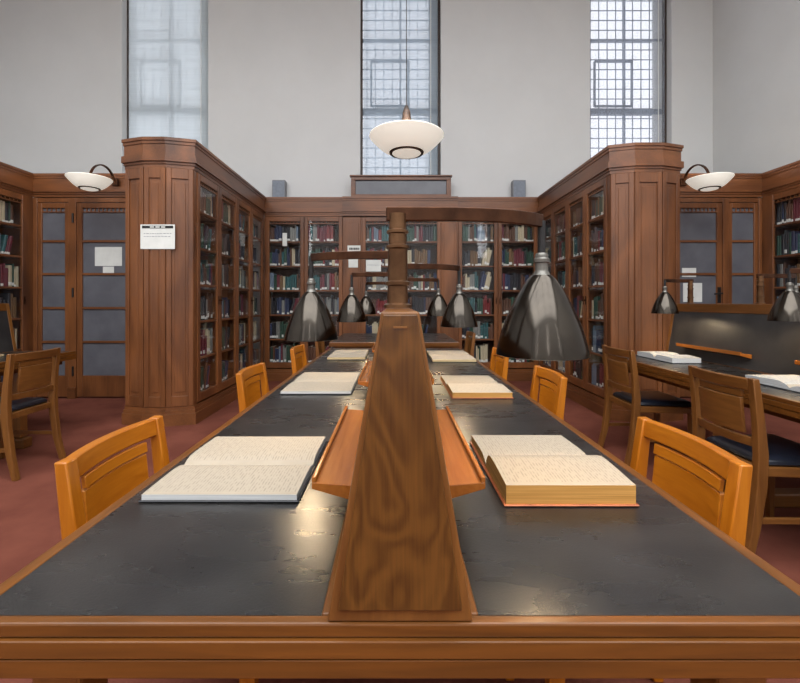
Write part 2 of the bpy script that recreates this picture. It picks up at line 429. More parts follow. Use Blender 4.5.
def fill_books(M0, x0, x1, door_words, depth_in=.05, fullness=1.0):
    for si, z in enumerate(SH):
        x = x0 + .006; k = 0
        lean_from = x1 - random.uniform(.1, .3) if random.random() < .3 else 99
        la = 0
        stop = x1 - (random.uniform(.02, .12) if random.random() < .35 else .004)
        run_c = None
        hb = random.uniform(.235, .265)
        while True:
            t = random.uniform(.02, .05)
            if run_c is None or random.random() < .55: run_c = random.choices(BOOKC, BOOKW)[0][0]
            h = max(.17, min(.31, random.gauss(hb, .025))); dp = random.uniform(.16, .21)
            if x > lean_from: la = math.radians(13)
            if la: x += t * math.sin(la) * math.tan(la)
            fx = t * math.cos(la) + (.0004 if la else 0)
            ext = fx + (h * math.sin(la) if la else 0)
            if x + ext > stop: break
            k += 1
            zz = z + .0005
            m = M0 @ Matrix.Translation((x, depth_in, zz)) @ Matrix.Rotation(la, 4, 'Y')
            if la:
                m = M0 @ Matrix.Translation((x, depth_in, zz + t * math.sin(la))) @ Matrix.Rotation(la, 4, 'Y')
            BOOKS.append((m, t - .001, dp, h, run_c, random.choice([0, 0, 1, 1, 2, 3]), door_words, si, k))
            x += fx + random.choice([0, 0, 0, .001])
        
def case_body(root, x0, x1, depth, ends=True, div=()):
    c = MB()
    c.box(x0, x1, depth - .02, depth, 0, HTOP - .3, 1)
    if ends:
        c.box(x0, x0 + .02, .022, depth - .02, 0, HTOP - .3); c.box(x1 - .02, x1, .022, depth - .02, 0, HTOP - .3)
    c.box(x0, x1, .022, depth, HTOP - .3, HTOP - .28, 1)
    for d in div: c.box(d - .01, d + .01, .024, depth - .02, .18, HTOP - .3, 1)
    return c.build('carcass', [M['case_z'], M['case_in']], root)

def shelves(root, x0, x1, depth):
    for z in SH:
        MB().box(x0, x1, .03, depth - .021, z - .022, z).build('shelf', M['case_x'], root)

def back_unit(xa, xb, doors, pil, label, words, proj_extra=0.0):
    """straight bookcase against the north wall; door spans, pilaster spans in world x"""
    Y0 = 6.55
    r = thing('bookcase', label, 'bookcase', (xa, Y0, 0), 0, None)
    L = xb - xa; depth = YN - Y0 - .004
    ds = [(a - xa, b - xa) for a, b in doors]
    case_body(r, 0, L, depth, True, [d[1] for d in ds[:-1]])
    # face frame
    f = MB(); xs = [0] + [v for d in ds for v in d] + [L]
    for i in range(0, len(xs), 2):
        if xs[i + 1] - xs[i] > .004: MB().box(xs[i], xs[i + 1], -.004, .022, .18, 2.57).build('face_frame', M['case_z'], r)
    for a, b in pil:
        p = MB(); a -= xa; b -= xa
        p.box(a + .012, b - .012, -.022, -.004, .19, 2.55); p.box(a + .04, b - .04, -.03, -.022, .28, 2.46)
        p.build('pilaster', M['case_z'], r, bevel=.004, seg=1)
    c = MB()
    for z0, z1, p in STEPS: c.box(0, L, -p - proj_extra, depth, z0, z1)
    c.build('cornice', M['case_x'], r)
    c = MB()
    for z0, z1, p in PLINTH: c.box(0, L, -p - proj_extra * .3, depth - .02, z0, z1)
    c.build('plinth', M['case_x'], r)
    for i, (a, b) in enumerate(ds):
        make_door(r, a, b, 'r' if i % 2 == 0 else 'l')
        shelves(r, a + .012, b - .012, depth)
        fill_books(Matrix.Translation((xa, Y0, 0)), a + .03, b - .03, words[i])
    return r
WI_L, WI_R = -2.02, 2.26
back_unit(WI_L, -.80, [(-2.0, -1.40), (-1.40, -.80)], [],
          'left glazed two-door bookcase on the back wall, beside the left projecting bookcase',
          ['leftmost door of back bookcases', 'second door of back bookcases'])
back_unit(-.798, .988, [(-.50, .115), (.115, .73)], [(-.79, -.51), (.735, .985)],
          'middle glazed two-door bookcase on the back wall, below the pendant lamp',
          ['third door of back bookcases', 'fourth door of back bookcases'], .04)
back_unit(.99, WI_R, [(1.0, 1.62), (1.62, 2.24)], [],
          'right glazed two-door bookcase on the back wall, beside the right projecting bookcase',
          ['fifth door of back bookcases', 'rightmost door of back bookcases'])

def wing(side, xin, xout, yf, c, ci, co_, label, words):
    """projecting bookcase with an octagonal end; side=-1 left of the aisle, +1 right"""
    Yb = 6.55
    r = thing('bookcase', label, 'bookcase', (xin, yf + c, 0))
    ox, oy = xin, yf + c
    # world-space outline without the glazed face depth
    def poly(end):
        pts = [(xin, end), (xin, yf + c), (xin + side * ci, yf), (xout - side * co_, yf), (xout, yf + c), (xout, end)]
        if side > 0: pts = pts
        else: pts = pts[::-1]
        return pts
    def loc(pts): return [(x - ox, y - oy) for x, y in pts]
    def ring(z0, z1, p, mb, mat=0, end=None):
        pp = offset_poly(poly(Yb), p)
        e = Yb - .043
        pp = [(x, min(y, e)) for x, y in pp]
        mb.prism(loc(pp), z0, z1, mat)
    cn = MB()
    for z0, z1, p in STEPS: ring(z0, z1, p, cn)
    cn.build('cornice', M['case_y'], r)
    pl = MB()
    for z0, z1, p in PLINTH: ring(z0, z1, p, pl)
    pl.build('plinth', M['case_y'], r)
    # octagonal end: solid box-like end from the chamfers to yf+c+.05
    e = yf + c + .05
    pe = [(xin, e), (xin, yf + c), (xin + side * ci, yf), (xout - side * co_, yf), (xout, yf + c), (xout, e)]
    if side < 0: pe = pe[::-1]
    MB().prism(loc(pe), .186, 2.564).build('end_panel', M['case_z'], r, bevel=.004, seg=1)
    # raised stiles and rails on the three end faces
    st = MB()
    edges_ = [((xin, yf + c), (xin + side * ci, yf)), ((xin + side * ci, yf), (xout - side * co_, yf)), ((xout - side * co_, yf), (xout, yf + c))]
    for (a, b) in edges_:
        a = Vector(a); b = Vector(b); t = (b - a).normalized(); nn = Vector((t.y, -t.x))
        if nn.y > 0: nn = -nn
        Lf = (b - a).length; pth = .014
        def strip(u0, u1, z0, z1, pth=pth):
            q = [a + t * u0, a + t * u1, a + t * u1 + nn * pth, a + t * u0 + nn * pth]
            st.prism(loc([tuple(v) for v in q]), z0, z1)
        w = .05
        strip(.004, w, .187, 2.563); strip(Lf - w, Lf - .004, .187, 2.563)
        strip(w, Lf - w, 2.46, 2.563); strip(w, Lf - w, .187, .29)
        strip(w + .025, Lf - w - .025, .33, 2.42, .006)
    st.build('panel_moulding', M['case_z'], r, bevel=.003, seg=1)
    # outer side, back board and top
    b = MB(); xs = sorted((xout - ox, xout - side * .03 - ox)); b.box(xs[0], xs[1], .05, Yb - oy - .07, .186, 2.564)
    mid = (xin + xout) / 2 - ox
    b.box(mid - .01, mid + .01, .05, Yb - oy - .07, .186, 2.564, 1)
    b.build('side_panel', [M['case_z'], M['case_in']], r)
    # glazed face: local frame
    dh = thing('tmp', None, None)
    L = Yb - .035 - (yf + c)
    depth = abs(xout - xin) / 2 - .015
    if side < 0: face_M = Matrix.Translation((xin, yf + c, 0)) @ Matrix.Rotation(PI / 2, 4, 'Z')
    else: face_M = Matrix.Translation((xin, Yb - .035, 0)) @ Matrix.Rotation(-PI / 2, 4, 'Z')
    n0 = len(COL.objects)
    before = set(COL.objects)
    first = .06; last = .05
    Ld = (L - first - last) / 4
    spans = []
    for i in range(4):
        if side < 0: spans.append((first + i * Ld, first + (i + 1) * Ld))
        else: spans.append((last + i * Ld, last + (i + 1) * Ld))
    for a, bb in ((0, spans[0][0]), (spans[-1][1], L)): MB().box(a, bb, -.002, .022, .187, 2.563).build('face_frame', M['case_z'], dh)
    for a, bb in spans[:-1]: MB().box(bb - .01, bb + .01, .022, depth - .0, .19, 2.56).build('divider', M['case_z'], dh)
    for i, (a, bb) in enumerate(spans):
        make_door(dh, a, bb, 'r' if i % 2 == 0 else 'l')
        shelves(dh, a + .012, bb - .012, depth + .018)
        k = i if side < 0 else 3 - i
        fill_books(face_M, a + .03, bb - .03, words[k])
    # reparent the face parts to r, with the face transform baked in
    rel = Matrix.Translation((-ox, -oy, 0)) @ face_M
    for ch in list(dh.children):
        ch.parent = r; ch.matrix_local = rel
    bpy.data.objects.remove(dh)
    return r
ORD = ['nearest', 'second', 'third', 'innermost']
wing(-1, WI_L, -2.705, 4.17, .07, .243, .225, 'left projecting glazed bookcase with eight-sided end, paper sign pinned on it',
     ['%s door of left projecting bookcase' % o for o in ORD])
wing(1, WI_R, 2.98, 4.32, .07, .21, .225, 'right projecting glazed bookcase with eight-sided end, behind the right desk',
     ['%s door of right projecting bookcase' % o for o in ORD])

def side_case(side, xf, label, words):
    """bookcase along a side wall, front face at x=xf"""
    Y0, Y1 = 3.35, 5.346
    if side < 0: root = thing('bookcase', label, 'bookcase', (xf, Y0, 0), PI / 2)
    else: root = thing('bookcase', label, 'bookcase', (xf, Y1, 0), -PI / 2)
    L = Y1 - Y0; depth = .45
    spans = [(.08 + i * .605, .08 + (i + 1) * .605) for i in range(3)]
    if side > 0: spans = [(L - b, L - a) for a, b in spans][::-1]
    case_body(root, 0, L, depth, True, [s[1] for s in spans[:-1]])
    for a, b in ((0, spans[0][0]), (spans[-1][1], L)): MB().box(a, b, -.004, .022, .18, 2.57).build('face_frame', M['case_z'], root)
    c = MB()
    for z0, z1, p in STEPS: c.box(0, L, -p, depth, z0, z1)
    c.build('cornice', M['case_x'], root)
    c = MB()
    for z0, z1, p in PLINTH: c.box(0, L, -p, depth - .02, z0, z1)
    c.build('plinth', M['case_x'], root)
    far = 2 if side < 0 else 0
    for i, (a, b) in enumerate(spans):
        make_door(root, a, b, 'r' if i % 2 == 0 else 'l'); shelves(root, a + .012, b - .012, depth)
        mw = Matrix.Translation(root.location) @ Matrix.Rotation(root.rotation_euler.z, 4, 'Z')
        fill_books(mw, a + .03, b - .03, words if i == far else words.replace('far', 'nearer'))
    return root
side_case(-1, -4.6, 'glazed bookcase along the left wall, at the left picture edge', 'far door of left wall bookcase')
side_case(1, 4.69, 'glazed bookcase along the right wall, at the right picture edge', 'far door of right wall bookcase')

# ------------------------------------------------------------------ books
def unit_book(col, lab):
    l0, l1 = {1: (.04, .15), 2: (.07, .2), 3: (.1, .24)}.get(lab, (0, 1))
    mb = MB(); ol = [(0, 1), (0, .05), (.22, 0), (.78, 0), (1, .05), (1, 1)]
    zs = [0, l0, l1, 1] if lab else [0, 1]
    for i in range(len(zs) - 1):
        z0, z1 = zs[i], zs[i + 1]
        for j in range(6):
            a, b = ol[j], ol[(j + 1) % 6]
            mt = 1 if (lab and i == 1 and j in (1, 2, 3)) else (2 if j == 5 else 0)
            mb.add([(a[0], a[1], z0), (b[0], b[1], z0), (b[0], b[1], z1), (a[0], a[1], z1)], [(0, 1, 2, 3)], mt)
    mb.add([(x, y, 0) for x, y in ol], [tuple(range(6))[::-1]], 0)
    mb.add([(x, y, 1) for x, y in ol], [tuple(range(6))], 2)
    me = bpy.data.meshes.new('book'); me.from_pydata(mb.v, [], mb.f); me.update()
    for m in (M['bk ' + col], M['paper'], M['margin']): me.materials.append(m)
    for p, i in zip(me.polygons, mb.m): p.material_index = i
    bm = bmesh.new(); bm.from_mesh(me); bmesh.ops.remove_doubles(bm, verts=bm.verts, dist=1e-5)
    bmesh.ops.recalc_face_normals(bm, faces=bm.faces); bm.to_mesh(me); bm.free()
    return me
UB = {(c, l): unit_book(c, l) for c, _ in BOOKC for l in (0, 1, 2, 3)}
def hidden(px, py):
    if px < 1 or px > 799: return True
    if 383 < px < 415 and py > 205: return True
    if py > 333 and 328 < px < 458: return True
    if py > 300 + .70 * abs(px - 396): return True
    dx = abs(px - 542)
    if 272 < py < 360 and dx < 14 + (py - 272) * .36: return True
    dx = abs(px - 311)
    if 289 < py < 344 and dx < 8 + (py - 289) * .36: return True
    if 124 < px < 197 or 611 < px < 680: return True
    if px > 660 and py > 300: return True
    if px < 60 and py > 345: return True
    return False
def book_area(b):
    m, t, dp, h = b[:4]
    q = [m @ Vector(v) for v in ((0, 0, 0), (t, 0, 0), (t, 0, h), (0, 0, h))]
    P = [proj(p) for p in q]
    cx_ = sum(p[0] for p in P) / 4; cy_ = sum(p[1] for p in P) / 4
    if hidden(cx_, cy_): return 0
    a = 0
    for i in range(4): a += P[i][0] * P[(i + 1) % 4][1] - P[(i + 1) % 4][0] * P[i][1]
    return abs(a) / 2
rank = sorted(range(len(BOOKS)), key=lambda i: -book_area(BOOKS[i]))
single = set(i for i in rank[:300] if book_area(BOOKS[i]) > 0)
NUM = ['', 'first', 'second', 'third', 'fourth', 'fifth', 'sixth', 'seventh', 'eighth', 'ninth', 'tenth', 'eleventh', 'twelfth',
       'thirteenth', 'fourteenth', 'fifteenth', 'sixteenth', 'seventeenth', 'eighteenth', 'nineteenth', 'twentieth', 'twenty-first', 'twenty-second', 'twenty-third', 'twenty-fourth', 'twenty-fifth']
rest = MB(); rm = [M['bk ' + c] for c, _ in BOOKC] + [M['paper'], M['margin']]
for i, b in enumerate(BOOKS):
    m, t, dp, h, col, lab, door, si, k = b
    S = Matrix.Diagonal((t, dp, h, 1))
    me = UB[(col, lab)]
    if i in single:
        o = bpy.data.objects.new('book', me); COL.objects.link(o); o.matrix_world = m @ S
        tag(o, '%s book, %s from left, %s shelf, %s' % (col, NUM[k], SHELFN[si], door), 'book', 'books on the %s shelf' % SHELFN[si])
    else:
        ci = [c for c, _ in BOOKC].index(col); mm = m @ S
        vs = [mm @ v.co for v in me.vertices]; off = len(rest.v)
        rest.v += [tuple(v) for v in vs]
        for p in me.polygons:
            rest.f.append([v + off for v in p.vertices]); rest.m.append([ci, len(BOOKC), len(BOOKC) + 1][p.material_index])
me = bpy.data.meshes.new('shelved_books'); me.from_pydata(rest.v, [], rest.f); me.update()
for m in rm: me.materials.append(m)
for p, i in zip(me.polygons, rest.m): p.material_index = i
tag(COL.objects and bpy.data.objects.new('shelved_books', me), 'rows of many smaller bound books standing behind the bookcase glass', 'books', None, 'stuff')
COL.objects.link(bpy.data.objects['shelved_books'])

# ------------------------------------------------------------------ side closets (glazed doors)
def closet(n, xa, xb, door, lite, handle_x, hinge_x, yc=5.35):
    fr_ = MB(); top = 2.56
    d0, d1 = door; l0, l1 = lite
    xs = sorted([(xa, min(d0, l0)), (min(d1, l1), max(d0, l0)), (max(d1, l1), xb)])
    for a, b in xs:
        if a == xa and n == 1: a -= .07
        if b == xb and n == 2: b += .07
        if b - a > .003: fr_.box(a, b, yc, yc + .09, .0, top)
    fr_.box(d0, d1, yc, yc + .09, 2.5, top)
    for z0, z1 in ((.02, .29), (2.5, top)): fr_.box(l0, l1, yc + .005, yc + .085, z0, z1)
    o = struct('door_%d' % n, fr_, M['case_z'], bevel=.004, seg=1)
    c = MB()
    for z0, z1, p in STEPS: c.box(xa, xb, yc - p, yc + .09, z0, z1)
    c.build('cornice', M['case_x'], o)
    c = MB(); 
    for a, b in xs: c.box(a, b, yc - .02, yc, 0, .14)
    c.build('plinth', M['case_x'], o)
    zs = [.29, .72, 1.153, 1.587, 2.007, 2.43]
    def leaf(a, b, name, st):
        q = MB(); q.box(a + .003, a + st, yc + .01, yc + .05, .02, 2.495); q.box(b - st, b - .003, yc + .01, yc + .05, .02, 2.495)
        q.box(a + st, b - st, yc + .01, yc + .05, .02, .29); q.box(a + st, b - st, yc + .01, yc + .05, 2.43, 2.495)
        lf = q.build(name, M['case_z'], o, bevel=.004, seg=1)
        g = MB(); g.box(a + st, b - st, yc + .03, yc + .036, .29, 2.43); g.build('frosted_pane', M['frost'], lf)
        for z in zs[1:-1]: MB().box(a + st, b - st, yc + .014, yc + .03, z - .014, z + .014).build('glazing_bar', M['case_x'], lf)
        g = MB(); w = b - a - 2 * st; k = max(4, int(w / .05))
        for i in range(k + 1): g.box(a + st + w * i / k - .006, a + st + w * i / k + .006, yc + .018, yc + .03, 2.385, 2.43)
        g.box(a + st, b - st, yc + .016, yc + .03, 2.375, 2.387)
        g.build('lattice_strip', M['case_x'], lf)
        return lf
    lf = leaf(d0, d1, 'door_leaf', .07)
    leaf(l0, l1, 'side_light', .05)
    for z in (.35, 1.35, 2.3):
        h = MB(); h.cyl(.012, z - .06, z + .06, (hinge_x, yc - .004), 10); h.build('hinge', M['black'], lf, smooth=True)
    h = MB(); h.box(handle_x - .02, handle_x + .02, yc - .0, yc + .01, 1.22, 1.42)
    h.tube([(handle_x, yc + .0, 1.34), (handle_x, yc - .05, 1.34), (handle_x - .1, yc - .05, 1.33)], .01, 8)
    h.build('handle', M['black'], lf)
    return o
xw = lambda px, Y: (px - CX) * Y / F
closet(1, -4.6, -2.75, (xw(76, 5.35), xw(148, 5.35)), (xw(37, 5.35), xw(68, 5.35)), xw(146, 5.35), xw(73, 5.35))
closet(2, 3.03, 4.69, (xw(664, 5.35), xw(723, 5.35)), (xw(729, 5.35), xw(759, 5.35)), xw(719.5, 5.35), xw(666, 5.35))

# paper notices
def notice(px0, px1, py0, py1, Y, label, header=False, lines=2, name='paper_sign', dy=0):
    a = at(px0, py1, Y); b = at(px1, py0, Y)
    w = b.x - a.x; h = b.z - a.z
    t = thing(name, label, 'paper notice', (a.x, Y, a.z))
    MB().box(0, w, -.002, 0, 0, h).build('sheet', M['paper'], t)
    if header is True:
        MB().box(w * .05, w * .95, -.0035, -.002, h * .84, h * .95).build('header_band', M['ink'], t)
        l = MB()
        for k in range(3): l.box(w * (.28 + .16 * k), w * (.40 + .16 * k), -.0045, -.0035, h * .87, h * .92)
        l.build('header_lettering', M['paper'], t)
    if header == 'mid':
        l = MB(); x = w * .14
        while x < w * .84:
            q = random.uniform(.05, .11) * w; l.box(x, x + q, -.004, -.002, h * .38, h * .68); x += q + w * .03
        l.build('black_lettering', M['ink'], t)
    if lines:
        l = MB()
        for k in range(lines):
            zz = h * (.62 - .12 * k); x = w * .1
            while x < w * .88:
                q = random.uniform(.03, .1) * w; l.box(x, min(x + q, w * .9), -.003, -.002, zz, zz + h * .025); x += q + w * .025
        l.build('text_lines', M['grey_ink'], t)
    return t
notice(140.5, 175, 224.5, 249, 4.154, 'white paper sign with black heading on the left projecting bookcase end', True, 2)
notice(95, 122, 247, 266, 5.377, 'large white sheet stuck on the left frosted glass door', False, 0)
notice(103, 114, 266.6, 274, 5.377, 'small white slip under the large sheet on the left door', False, 0)
notice(682, 696, 268, 277, 5.377, 'small white sheet on the right frosted glass door, upper of two', False, 0)
notice(683, 702, 283, 302, 5.377, 'larger white sheet on the right frosted glass door, lower of two', False, 0)
notice(347.5, 360.5, 245.5, 252.5, 6.515, 'small white sign with black lettering on the back bookcase pilaster', 'mid', 0)
notice(348.5, 358, 259, 267.5, 6.515, 'small square white paper below the lettered sign on the back pilaster', False, 0)
notice(366, 381, 260, 271.5, 6.53, 'white sheet on the glass of the middle back bookcase', False, 2)
notice(282.5, 287, 233, 246, 6.53, 'narrow white slip on the glass of the leftmost back bookcase door', False, 0)

# ------------------------------------------------------------------ things on top of the back bookcase
for px0, px1, lab in ((272, 285, 'small grey loudspeaker on the back bookcase, left of the middle window'), (513, 526, 'small grey loudspeaker on the back bookcase, right of the middle window')):
    xa, xb = xw(px0, 6.7), xw(px1, 6.7); t = thing('loudspeaker', lab, 'speaker', ((xa + xb) / 2, 6.76, HTOP), 0, 'grey loudspeakers on the back bookcase')
    w = (xb - xa) / 2
    MB().box(-w, w, -.06, .06, 0, .32).build('cabinet', M['grey_plastic'], t, bevel=.01)
    MB().box(-w + .012, w - .012, -.066, -.06, .02, .3).build('grille', M['grey_frame'], t, bevel=.002)
xa, xb = xw(351, 6.62), xw(451, 6.62)
t = thing('glazed_panel', 'low wooden framed glass panel on the middle bookcase top, under the window', 'glass panel', (0, 6.62, HTOP))
f = MB(); z1 = .345
f.box(xa, xb, 0, .05, 0, .07); f.box(xa, xb, 0, .05, z1 - .05, z1); f.box(xa, xa + .07, 0, .05, .07, z1 - .05); f.box(xb - .07, xb, 0, .05, .07, z1 - .05)
f.box(xa - .02, xb + .02, -.02, .07, z1, z1 + .025)
f.build('frame', M['case_x'], t, bevel=.004)
MB().box(xa + .07, xb - .07, .03, .036, .07, z1 - .05).build('pane', M['frost'], t)

# ------------------------------------------------------------------ ceiling and bracket lamps
def bowl_parts(root, R, depth, zr, seg=48):
    """bowl with rim at local z=zr"""
    pr = []
    for i in range(13):
        q = i / 12; r_ = R * (1 - (1 - q) ** 1.0 * .0) * q
        pr.append((max(R * .42 + (R - R * .42) * q, .001), zr - depth * .82 * (1 - q ** 1.6)))
    low = (R * .42, zr - depth * .82)
    body = [(R * .42 * q, zr - depth + (depth * .14) * q ** 2) for q in (0.01, .3, .6, .85)] 
    inner = [(r_ - .006, z + .006) for r_, z in pr[::-1]]
    MB().lathe(pr + [(R - .002, zr + .006)] + inner, (0, 0, 0), seg).build('glass_bowl', M['bowl'], root, smooth=True)
    MB().lathe(body + [(R * .40, zr - depth * .84)], (0, 0, 0), seg).build('bottom_glass', M['bowl'], root, smooth=True)
    k = R * .42
    MB().lathe([(k - .012, zr - depth * .86), (k + .01, zr - depth * .86), (k + .016, zr - depth * .76), (k - .004, zr - depth * .76)], (0, 0, 0), seg, closed=True).build('ring', M['bronze'], root, smooth=True)
def glow(root, z, e):
    l = bpy.data.lights.new('bowl_light', 'POINT'); l.energy = e; l.color = (1, .8, .55); l.shadow_soft_size = .05
    o = bpy.data.objects.new('bowl_light', l); COL.objects.link(o); o.parent = root; o.location = (0, -.09, z)
pend = thing('pendant_lamp', 'white glass bowl pendant lamp hanging in front of the middle window', 'lamp', (xw(406.5, 3.2), 3.2, 0))
bowl_parts(pend, .283, .15, 2.49); glow(pend, 2.54, 8)
MB().lathe([(.02, 2.40), (.05, 2.52), (.05, 2.56), (.04, 2.6), (.028, 2.68), (.014, 2.72), (.004, 2.73)], (0, 0, 0), 20).build('stem', M['dark_frame'], pend, smooth=True)
MB().tube([(0, 0, 2.72), (0, 0, HC)], .004, 6).build('cord', M['black'], pend)
for px, lab, xs in ((89.5, 'white glass bowl lamp on curved bracket above the left glazed door', -1), (709.5, 'white glass bowl lamp on curved bracket above the right glazed door', 1)):
    Y = 4.85; t = thing('wall_lamp', lab, 'lamp', (xw(px, Y), Y, 0), 0)
    bowl_parts(t, .228, .14, 2.655); glow(t, 2.68, 7)
    pts = []
    for i in range(15):
        a = PI * i / 14
        pts.append((0, .21 - .21 * math.cos(a), 2.63 + .2 * math.sin(a) + .1 * i / 14))
    MB().bar(pts, .026, .014).build('bracket_arm', M['bronze'], t)
    MB().lathe([(.014, 2.52), (.03, 2.6), (.03, 2.66), (.015, 2.7)], (0, 0, 0), 16).build('stem', M['bronze'], t, smooth=True)
    MB().box(-.04, .04, .425, .463, 2.695, 2.78).build('mounting_plate', M['bronze'], t)

# ------------------------------------------------------------------ reading tables
TZ = .76
HW = .665     # half width
DB, DT = .107, .028   # divider half widths at base and top
DZ = 1.216
def reading_table(xc, y0, y1, label, trestles, ledges, rims='rim'):
    t = thing('reading_table', label, 'table', (xc, y0, 0))
    L = y1 - y0
    rw = .026
    # rim frame (long sides, ends, and the centre strip under the divider)
    r = MB()
    r.box(-HW, -HW + rw, 0, L, TZ - .02, TZ + .001, 1); r.box(HW - rw, HW, 0, L, TZ - .02, TZ + .001, 1)
    r.box(-HW + rw, HW - rw, 0, .018, TZ - .02, TZ + .001); r.box(-HW + rw, HW - rw, L - .018, L, TZ - .02, TZ + .001)
    r.box(-.118, .118, .018, L - .018, TZ - .02, TZ + .002, 1)
    r.build('rim', [M['rim_x'], M['rim_y']], t, bevel=.003)
    for a, b in ((-HW + rw, -.118), (.118, HW - rw)):
        MB().box(a, b, .018, L - .018, TZ - .02, TZ).build('leather_inset', M['leather'], t)
    e = MB()
    for g, z0, z1 in ((.006, TZ - .046, TZ - .021), (-.002, TZ - .049, TZ - .046), (.004, TZ - .076, TZ - .049)):
        e.box(-HW - g, HW + g, -g, L + g, z0, z1)
    e.build('edge_moulding', M['rim_x'], t, bevel=.004)
    a = MB(); a.box(-HW + .08, -HW + .105, .06, L - .06, TZ - .12, TZ - .076); a.box(HW - .105, HW - .08, .06, L - .06, TZ - .12, TZ - .076)
    a.build('apron', M['rim_y'], t)
    for y in trestles:
        for s in (-1, 1):
            MB().box(s * .555 - .04, s * .555 + .04, y - .035, y + .035, .09, TZ - .076).build('leg', M['brown_z'], t, bevel=.006)
        MB().box(-.63, .63, y - .045, y + .045, 0, .085).build('foot_bar', M['brown_x'], t, bevel=.01)
        MB().box(-.515, .515, y - .02, y + .02, TZ - .13, TZ - .076).build('cross_rail', M['brown_x'], t)
    # divider: end boards, leather side panels, top rail
    def trap(b, tp, z0, z1): return [(-b, z0), (b, z0), (tp, z1), (-tp, z1)]
    fx = lambda x, z, y: (x, y, z)
    for ya, yb, yp in ((.002, .034, -.006), (L - .034, L - .002, L - .0)):
        eb = MB().prism(trap(DB, DT, TZ + .002, DZ), ya, yb, 0, fx).build('end_board', M['brown_z'], t, bevel=.003)
        w = lambda z: DB + (DT - DB) * (z - TZ) / (DZ - TZ)
        z0, z1 = TZ + .022, DZ - .004
        pa, pb = (ya - .006, ya) if yp < 0 else (yb, yb + .006)
        MB().prism([(-w(z0) + .013, z0), (w(z0) - .013, z0), (w(z1) - .004, z1), (-w(z1) + .004, z1)], pa, pb, 0, fx).build('face_panel', M['walnut'], eb, bevel=.002)
        MB().box(-.010, .010, pa - .002, pa, DZ - .024, DZ - .021).build('slot', M['brown_x'], eb)
    for s in (-1, 1):
        p = MB()
        wr = DB + (DT - DB) * (DZ - .07 - TZ) / (DZ - TZ)
        q = [(s * (DB - .004), TZ + .003), (s * (wr - .003), DZ - .071), (s * (wr - .014), DZ - .071), (s * (DB - .018), TZ + .003)]
        p.prism(q if s > 0 else q[::-1], .035, L - .035, 0, fx)
        p.build('divider_panel', M['panel_leather'], t)
    MB().prism([(-wr, DZ - .07), (wr, DZ - .07), (DT, DZ), (-DT, DZ)], .0345, L - .0345, 0, fx).build('top_rail', M['rim_y'], t, bevel=.003)
    for (a, b, sides) in ledges:
        for s in sides:
            zt = TZ + .112; wi = DB + (DT - DB) * (zt - .03 - TZ) / (DZ - TZ)
            q = [(s * wi, zt - .035), (s * .172, zt - .012), (s * .172, zt + .002), (s * (wi - .002), zt - .004)]
            ld = MB().prism(q if s > 0 else q[::-1], a - y0, b - y0, 0, fx).build('pencil_ledge', M['ledge_y'], t, bevel=.002)
            q = [(s * .163, zt + .001), (s * .172, zt + .001), (s * .172, zt + .012), (s * .163, zt + .012)]
            MB().prism(q if s > 0 else q[::-1], a - y0, b - y0, 0, fx).build('ledge_lip', M['ledge_y'], ld, bevel=.002)
    return t
XM = .009
reading_table(XM, .612, 4.28, 'long central reading table with black leather top and walnut divider end', (.1, 1.2, 2.39, 3.55), [(.83, 1.4, (-1, 1)), (1.89, 2.56, (-1, 1)), (3.1, 3.7, (-1, 1))])
reading_table(2.555, .15, 3.8, 'long reading table at right with black leather divider and orange ledge', (.4, 2.4), [(2.89, 3.55, (-1, 1)), (1.85, 2.5, (-1, 1))])
reading_table(-3.72, .55, 4.03, 'long reading table at the left picture edge, before the left chair', (.4, 3.0), [(2.9, 3.5, (1,))])

# plain table behind
t = thing('library_table', 'plain dark topped table behind the central reading table, before the back bookcase', 'table', (.0, 4.62, 0))
z = .79
MB().box(-.715, .72, 0, 1.3, z - .055, z - .003).build('table_frame', M['rim_x'], t, bevel=.006)
MB().box(-.69, .695, .025, 1.275, z - .003, z).build('leather_inset', M['leather'], t)
MB().box(-.66, .66, .05, 1.25, z - .13, z - .055).build('apron', M['brown_x'], t)
for x in (-.62, .62):
    for y in (.1, 1.2): MB().box(x - .035, x + .035, y - .035, y + .035, 0, z - .13).build('leg', M['brown_z'], t, bevel=.006)

